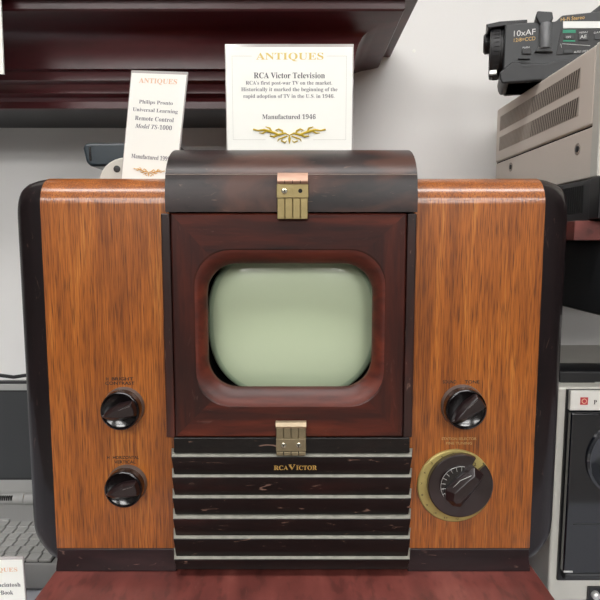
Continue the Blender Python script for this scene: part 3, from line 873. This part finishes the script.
# ================================================================== right side: bracket shelf, black unit below, boxes, camcorder
BX = .372
t = thing('side_shelf', 'red brown wall shelf board at right carrying the beige and black machines', 'shelf', (.6, WY, EYE))
bm = nb(); box(bm, BX, 1.1, Y(.765), WY, EYE - .0005, EYE + .026); obj('board', bm, M['redlam'], t, bevel=.001)
for xx in (.70, 1.0):
    bm = nb(); prism_x(bm, [(WY, EYE - .0005), (WY, EYE - .10), (WY - .01, EYE - .10), (Y(.85), EYE - .012), (Y(.85), EYE - .0005)], xx, xx + .012); obj('bracket', bm, M['charcoal'], t)
bm = nb(); box(bm, .412, .50, Y(.70), Y(1.195), EYE - .104, EYE - .0008)
t = thing('equipment_case', 'narrow black box mounted under the red brown side shelf at right', 'case', (.456, Y(.9), EYE - .104))
obj('shell', bm, M['charcoal'], t, bevel=.004, seg=3)
bm = nb(); box(bm, .4112, .4125, Y(.71), Y(1.18), EYE - .101, EYE - .099); obj('seam', bm, M['lens'], t)

# black vented device on the side shelf
GX = .392; GF, GB = .752, 1.14
t = thing('vented_deck', 'black vented deck between the side shelf and the beige machine', 'audio deck', (.6, Y(.95), EYE + .026))
bm = nb(); box(bm, GX + .004, .86, Y(.775), Y(GB), EYE + .026, EYE + .083); bd = obj('body', bm, M['charcoal'], t, bevel=.002)
bm = nb(); box(bm, GX + .002, .864, Y(.748), Y(.7745), EYE + .028, EYE + .084); obj('front_panel', bm, M['blackpl'], t, bevel=.002)
bm = nb(); zb0, zb1 = EYE + .038, EYE + .076
for i in range(15):
    yy = Y(.795) + i * .0065
    box(bm, GX + .0030, GX + .0045, yy, yy + .0036, zb0, zb1)
obj('vent_slot', bm, M['cavity'], bd)
# beige machine
EX = .399; ED0, ED1 = .786, 1.168
t = thing('beige_machine', 'large beige metal machine with side vents on the right side shelf', 'office machine', (.6, Y(.98), EYE + .084))
zs_ = EYE + .156; zt_ = EYE + .2625; zb_ = EYE + .084
bm = nb(); box(bm, EX + .0015, .88, Y(ED0), Y(ED1), zb_ + .0005, zs_ - .001); lo_ = obj('lower_case', bm, M['beige'], t, bevel=.003)
bm = nb(); box(bm, EX, .882, Y(ED0), Y(ED1), zs_ + .0005, zt_); up_ = obj('upper_cover', bm, M['beige'], t, bevel=.004, seg=3)
bm = nb(); box(bm, EX + .003, .878, Y(ED0) + .002, Y(ED1) - .002, zs_ - .001, zs_ + .0005); obj('seam', bm, M['cavity'], t)
bm = nb(); box(bm, EX - .001, .884, Y(ED0) - .022, Y(ED0) - .0005, zb_, zt_ + .001); obj('front_bezel', bm, M['cream_pl'], t, bevel=.003)
# two bands of slanted louvres, slot shade put into the colour, darkest near the front
for (z0_, z1_) in ((EYE + .217, EYE + .243), (EYE + .178, EYE + .203)):
    bd_ = []; bm = nb(); box(bm, EX - .0003, EX + .002, Y(ED0) + .040, Y(ED1) - .020, z0_ - .001, z1_ + .001); tag(obj('vent_recess', bm, M['beige_vent'], up_), 'greyer vented band')
    bmd = nb(); bm = nb(); nn = 46
    y0_, y1_ = Y(ED0) + .042, Y(ED1) - .022
    for i in range(nn):
        yy = y0_ + (y1_ - y0_) * i / nn
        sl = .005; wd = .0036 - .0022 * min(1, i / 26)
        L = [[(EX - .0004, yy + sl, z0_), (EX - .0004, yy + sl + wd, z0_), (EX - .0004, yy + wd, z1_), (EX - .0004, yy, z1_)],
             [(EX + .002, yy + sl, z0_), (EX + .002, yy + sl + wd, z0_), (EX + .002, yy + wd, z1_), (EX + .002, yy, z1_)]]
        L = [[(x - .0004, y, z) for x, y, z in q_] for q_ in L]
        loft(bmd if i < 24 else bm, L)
    tag(obj('vent_band', bmd, M['vent_dark'], up_), 'slanted vent slots near the front, their shade painted dark'); tag(obj('vent_band', bm, M['vent_mid'], up_), 'faint slanted vent slots')
for (px, py) in ((576.5, 149), (510, 167)):
    # on the side plane: distance from px
    u = (px - 300) / F; v = (300 - py) / F; fw = CT + v * ST; d_ = EX / (u / fw); z_ = EYE + (v * CT - ST) / fw * d_
    bm = nb(); lathe(bm, (EX + .003, Y(d_), z_), (-1, 0, 0), [(.0085, 0), (.0085, .0022), (.0065, .0024), (.006, .0005)], 24); sc_ = obj('screw_recess', bm, M['beige_vent'], lo_)
    bm = nb(); lathe(bm, (EX + .002, Y(d_), z_), (-1, 0, 0), [(.0045, 0), (.0045, .002), (.002, .0028)], 20); obj('screw', bm, M['charcoal'], sc_)

# camcorder lying across the beige machine, lens past its edge
KD = .985
KA = math.radians(17); KP = P(500, 50, KD)
def K(px, py):
    """pixel -> point on the side of the turned camcorder, in its own unturned frame"""
    q = P(px, py, 1.0); dx_, dy_, dz_ = q.x, 1.0, q.z - EYE      # ray = cam + s * (dx, dy, dz)
    # KP + u * (cos, -sin) = cam + s * (dx, dy)
    c_, s_ = math.cos(KA), math.sin(KA)
    det = c_ * -dy_ - (-dx_) * -s_
    rx, ry = -KP.x, -CAMD - KP.y
    u = (rx * -dy_ - (-dx_) * ry) / det
    sc = (c_ * ry - -s_ * rx) / det
    return KP.x + u, max(zt_ + .0006, EYE + sc * dz_)
def KV(px, py): x, z = K(px, py); return Vector((x, KP.y, z))
t = thing('camcorder', 'black camcorder resting on top of the beige machine', 'camcorder', (KP.x, KP.y, zt_ + .0006))
t.rotation_euler = (0, 0, -KA)
y0c, y1c = Y(KD), Y(KD) + .09
yb_ = y1c
def kp(name, pts, ya, yb, m, parent=t, bevel=.003, seg=3):
    bm = nb(); prism_y(bm, [K(*p) for p in pts], ya, yb); return obj(name, bm, M[m], parent, bevel=bevel, seg=seg)
body = kp('body', [(505, 24), (530, 22), (556, 21), (562, 15), (600, 11), (648, 10), (652, 30), (652, 88), (540, 87.5), (532, 88.5), (506, 84), (503, 70)], y0c, y1c, 'camgrey')
kp('lower_housing', [(499, 73), (512, 62), (545, 64), (560, 60), (600, 58), (640, 58), (640, 87.5), (534, 88.3), (502, 84.5), (500, 80)], y0c - .004, y1c - .01, 'charcoal')
# lens barrel pointing left
q = P(503, 47, KD + .04)
bm = nb(); rr_ = (K(497, 20)[1] - K(497, 72)[1]) / 2; zc_ = (K(497, 20)[1] + K(497, 72)[1]) / 2
xl_ = K(490, 47)[0]; xr_ = K(508, 47)[0]
yc2 = y0c + rr_ + .001
lathe(bm, (xl_, yc2, zc_), (1, 0, 0), [(rr_ * .80, .004), (rr_ * .86, .0), (rr_ * .98, .001), (rr_, .004), (rr_, .017), (rr_ * .95, .018), (rr_ * .95, .021), (rr_ * .98, .022), (rr_ * .98, xr_ - xl_ + .01)], 48)
lb_ = obj('lens_barrel', bm, M['lens'], t)
bm = nb()
for i in range(36):
    a_ = 2 * PI * i / 36
    p0 = Vector((xl_ + .006, yc2 + math.cos(a_) * rr_, zc_ + math.sin(a_) * rr_))
    tube(bm, [p0, p0 + Vector((.009, 0, 0))], .0009, 5)
obj('focus_ring_rib', bm, M['lens'], lb_)
bm = nb(); box(bm, xl_ + .0005, xl_ + .012, y0c - .0035 + .004, y0c + .010, K(500, 73)[1], K(500, 69.5)[1]); tag(obj('lens_badge', bm, M['silver'], lb_), 'small bright silver edge')
bm = nb(); lathe(bm, (xl_ + .002, yc2, zc_), (1, 0, 0), [(.001, -.001), (rr_ * .55, .0002), (rr_ * .7, .003)], 36); obj('front_lens', bm, M['gloss'], lb_)
# microphone / finder behind the lens
bm = nb(); xm = K(484, 30)[0]
lathe(bm, (xm, y0c + .058, K(484, 33)[1]), (1, 0, 0), [(.014, 0), (.0175, .003), (.0175, .012), (.015, .016), (.015, .06)], 28); obj('microphone', bm, M['blackpl'], t)
kp('top_rail', [(486, 22), (500, 19), (528, 17), (528, 21), (503, 24), (488, 26)], y0c + .01, y1c - .015, 'blackpl', bevel=.0015)
# grip column between the halves
kp('zoom_column', [(537, 12), (552, 13), (553, 20), (549, 24), (549, 47), (553, 53), (534, 53), (539, 47), (540, 26), (535, 18)], y0c - .006, y0c + .05, 'camgrey', bevel=.002)
q0, q1 = KV(544.5, 49), KV(544.5, 24)
bm = nb(); lathe(bm, (q0.x, y0c - .002, q0.z), (0, 0, 1), [(.0085, 0), (.009, .002), (.009, q1.z - q0.z - .002), (.0085, q1.z - q0.z)], 24); tag(obj('column_highlight', bm, M['midgrey'], t), 'lighter grey upright cylinder painting the column highlight')  # lighter cylinder added, its pale grey stands for the column's highlight
kp('eyepiece_arm', [(590, 11), (603, 1), (625, -6), (640, -4), (640, 8), (606, 12)], y0c + .01, y0c + .05, 'charcoal')
kp('silver_band', [(563, 21.5), (650, 21.5), (650, 28.5), (563, 28.5)], y0c - .0012, y0c + .002, 'silver', bevel=.0003)
kp('deck_window', [(561, 30), (650, 30), (650, 50), (556, 55), (559, 40)], y0c - .0012, y0c + .002, 'blackpl', bevel=.0006)
kp('green_mark', [(563, 30.2), (575.5, 30.2), (575.5, 33.2), (562.5, 33.2)], y0c - .0018, y0c, 'teal', bevel=0)
kp('green_mark', [(563, 40.4), (575, 40.4), (575, 42), (563, 42)], y0c - .0018, y0c, 'teal', bevel=0)
for pts in ([(564, 35.5), (573.5, 35.5), (573.5, 39.3), (564, 39.3)], [(578, 34.5), (588, 34.5), (588, 40.5), (578, 40.5)], [(594, 34.5), (604, 34.5), (604, 40), (594, 40)], [(563, 50), (572, 50), (572, 53.5), (563, 53.5)]):
    kp('button', pts, y0c - .0028, y0c, 'camgrey', bevel=.0005)
kp('button', [(522, 49), (531, 49), (531, 54.5), (522, 54.5)], y0c - .003, y0c, 'blackpl', bevel=.0008)
def kt(s, px, py, wp, hp, serif=False, thin=0, yy=-.0001, m='whiteprint'):
    bm = nb(); p = KV(px, py); text_bm(bm, s, wp / 560 * KD, hp / 560 * KD, front_m(p.x, y0c + yy, p.z), depth=.0002, serif=serif, thin=thin)
    obj('lettering', bm, M[m], t, smooth=False)
kt('10xAF', 524.5, 35.5, 19, 5.2); kt('AE', 583, 39, 5.5, 3, yy=-.0029)
kt('PUSH', 526, 48.3, 6, 1.6); kt('MENU', 583, 33.6, 7, 1.6, yy=-.0014); kt('DATE', 598, 33.6, 7, 1.6, yy=-.0014); kt('AUTO LOCK', 581, 52.8, 12, 1.8, yy=-.0014); kt('ON', 568, 38.6, 4, 1.8, yy=-.0029)
for (a_, b_) in (((562, 44), (590, 46)), ((560.5, 44), (561.5, 48))):
    bm = nb(); p0 = KV(*a_); p1 = KV(*b_); tube(bm, [(p0.x, y0c - .0013, p0.z), (p1.x, y0c - .0013, p1.z)], .0004, 5); obj('printed_line', bm, M['whiteprint'], t)
kt('12/8=CCD', 524.5, 41.2, 19, 3.4, m='orangeprint'); kt('Hi-Fi Stereo', 572.5, 20.2, 20, 3.2, yy=-.0004, m='orangeprint')
for k in range(3):
    kp('ridge', [(518 + k * 2, 58.5 + k * 4), (530, 58.5 + k * 4), (530, 59.5 + k * 4), (518 + k * 2, 59.5 + k * 4)], y0c - .0048, y0c, 'camgrey', bevel=0)

# ================================================================== white appliance at lower right
AF = .76; AX = .3585
t = thing('white_appliance', 'white fronted appliance with glossy black door right of the television', 'appliance', (.56, Y(.9), CZ))
at = Z_(387.5, AF)
bm = nb(); box(bm, AX, .78, Y(AF), Y(1.08), CZ, at); bdy = obj('body', bm, M['cream_pl'], t, bevel=.004, seg=3)
def A(px, py, d=AF): p = P(px, py, d); return p.x, p.z
xa = A(565.5, 400)[0]; xb = .775
bm = nb(); box(bm, xa, xb, Y(AF) - .004, Y(AF) + .002, Z_(579, AF), Z_(389, AF)); obj('door_frame', bm, M['blackpl'], t, bevel=.001)
bm = nb(); x5 = A(569.5, 400, AF - .008)[0]
box(bm, x5, xb - .002, Y(AF) - .0105, Y(AF) - .0035, Z_(410.5, AF - .01), Z_(391, AF - .01)); pan = tag(obj('name_panel', bm, M['white_pl'], t, bevel=.001), 'white name panel with red badge')
q = P(584, 401, AF - .0105)
bm = nb(); hs = .0052; box(bm, q.x - hs, q.x + hs, q.y - .0006, q.y, q.z - hs, q.z + hs); bg_ = obj('badge', bm, M['redlogo'], pan)
bm = nb(); lathe_y(bm, q.x, q.z, [(.0036, q.y - .0005), (.0036, q.y - .0009)], 24); lathe_y(bm, q.x, q.z, [(.0026, q.y - .0005), (.0026, q.y - .0011)], 24, mi=1); obj('badge_ring', bm, [M['roseink'], M['redlogo']], bg_)
bm = nb(); q1 = P(595, 404.2, AF - .0105); text_bm(bm, 'P', .0040, .0060, front_m(q1.x, q1.y - .0002, q1.z), depth=.0002)
q1 = P(604, 404.2, AF - .0105); text_bm(bm, 'A', .0055, .0060, front_m(q1.x, q1.y - .0002, q1.z), depth=.0002)
obj('lettering', bm, M['blackprint'], pan)
x6 = A(567.5, 480, AF - .014)[0]
dz0, dz1 = Z_(574, AF - .016), Z_(413, AF - .016)
bm = nb(); box(bm, x6, xb - .001, Y(AF) - .016, Y(AF) - .004, dz0, dz1); dr_ = obj('door', bm, M['gloss'], t, bevel=.003, seg=3)
cc = P(626, 459, AF - .016); rad = cc.x - P(586, 459, AF - .016).x
bm = nb(); lathe_y(bm, cc.x, cc.z, [(rad, Y(AF) - .0155), (rad, Y(AF) - .019), (rad * .94, Y(AF) - .0205), (rad * .90, Y(AF) - .019), (.001, Y(AF) - .019)], 64); tag(obj('round_window', bm, M['gloss2'], dr_), 'smoky round window')
bm = nb(); box(bm, x6 + .010, xb - .004, Y(AF) - .0164, Y(AF) - .0155, Z_(525, AF - .016), Z_(523.5, AF - .016)); obj('door_line', bm, M['charcoal'], dr_)
bm = nb(); prism_x(bm, [(Y(AF) - .014, dz0 - .0005), (Y(AF) - .0155, dz0 - .004), (Y(AF) - .012, dz0 - .011), (Y(AF) - .0005, dz0 - .013), (Y(AF) - .0005, dz0 - .0005)], x6 + .004, xb); obj('door_sill', bm, M['charcoal'], t, bevel=.001)
bm = nb(); box(bm, x6, x6 + .013, Y(AF) - .0172, Y(AF) - .0155, dz0 + .0025, dz0 + .0050); obj('catch', bm, M['silver'], dr_, bevel=.0006)
bm = nb(); x7 = A(588.5, 590, AF - .004)[0]
box(bm, x7, xb, Y(AF) - .004, Y(AF) + .001, CZ + .002, Z_(586, AF)); lowp = obj('lower_panel', bm, M['blackpl'], t)
bm = nb(); q = P(597, 597, AF - .01); lathe_y(bm, q.x, q.z, [(.006, Y(AF) - .0035), (.0055, Y(AF) - .010), (.003, Y(AF) - .012)], 24); obj('knob', bm, M['silver'], lowp)
# black case lying on it
t = thing('cassette_recorder', 'flat black case lying on top of the white appliance', 'case', (.56, Y(.81), at))
bm = nb(); prism_x(bm, [(Y(.785), at), (Y(.787), at + .016), (Y(.80), at + .020), (Y(.845), at + .016), (Y(.845), at)], .372, .72); cs = obj('shell', bm, M['blackpl'], t, bevel=.002)
bm = nb(); q = P(599, 383, .785); box(bm, q.x - .006, q.x + .03, Y(.785) - .001, Y(.785) + .002, q.z - .0015, q.z + .0015); obj('painted_glint', bm, M['silver'], cs)  # white highlight on the case, put in as a silver strip

for o in scn.objects:
    if '_w' in o: del o['_w']
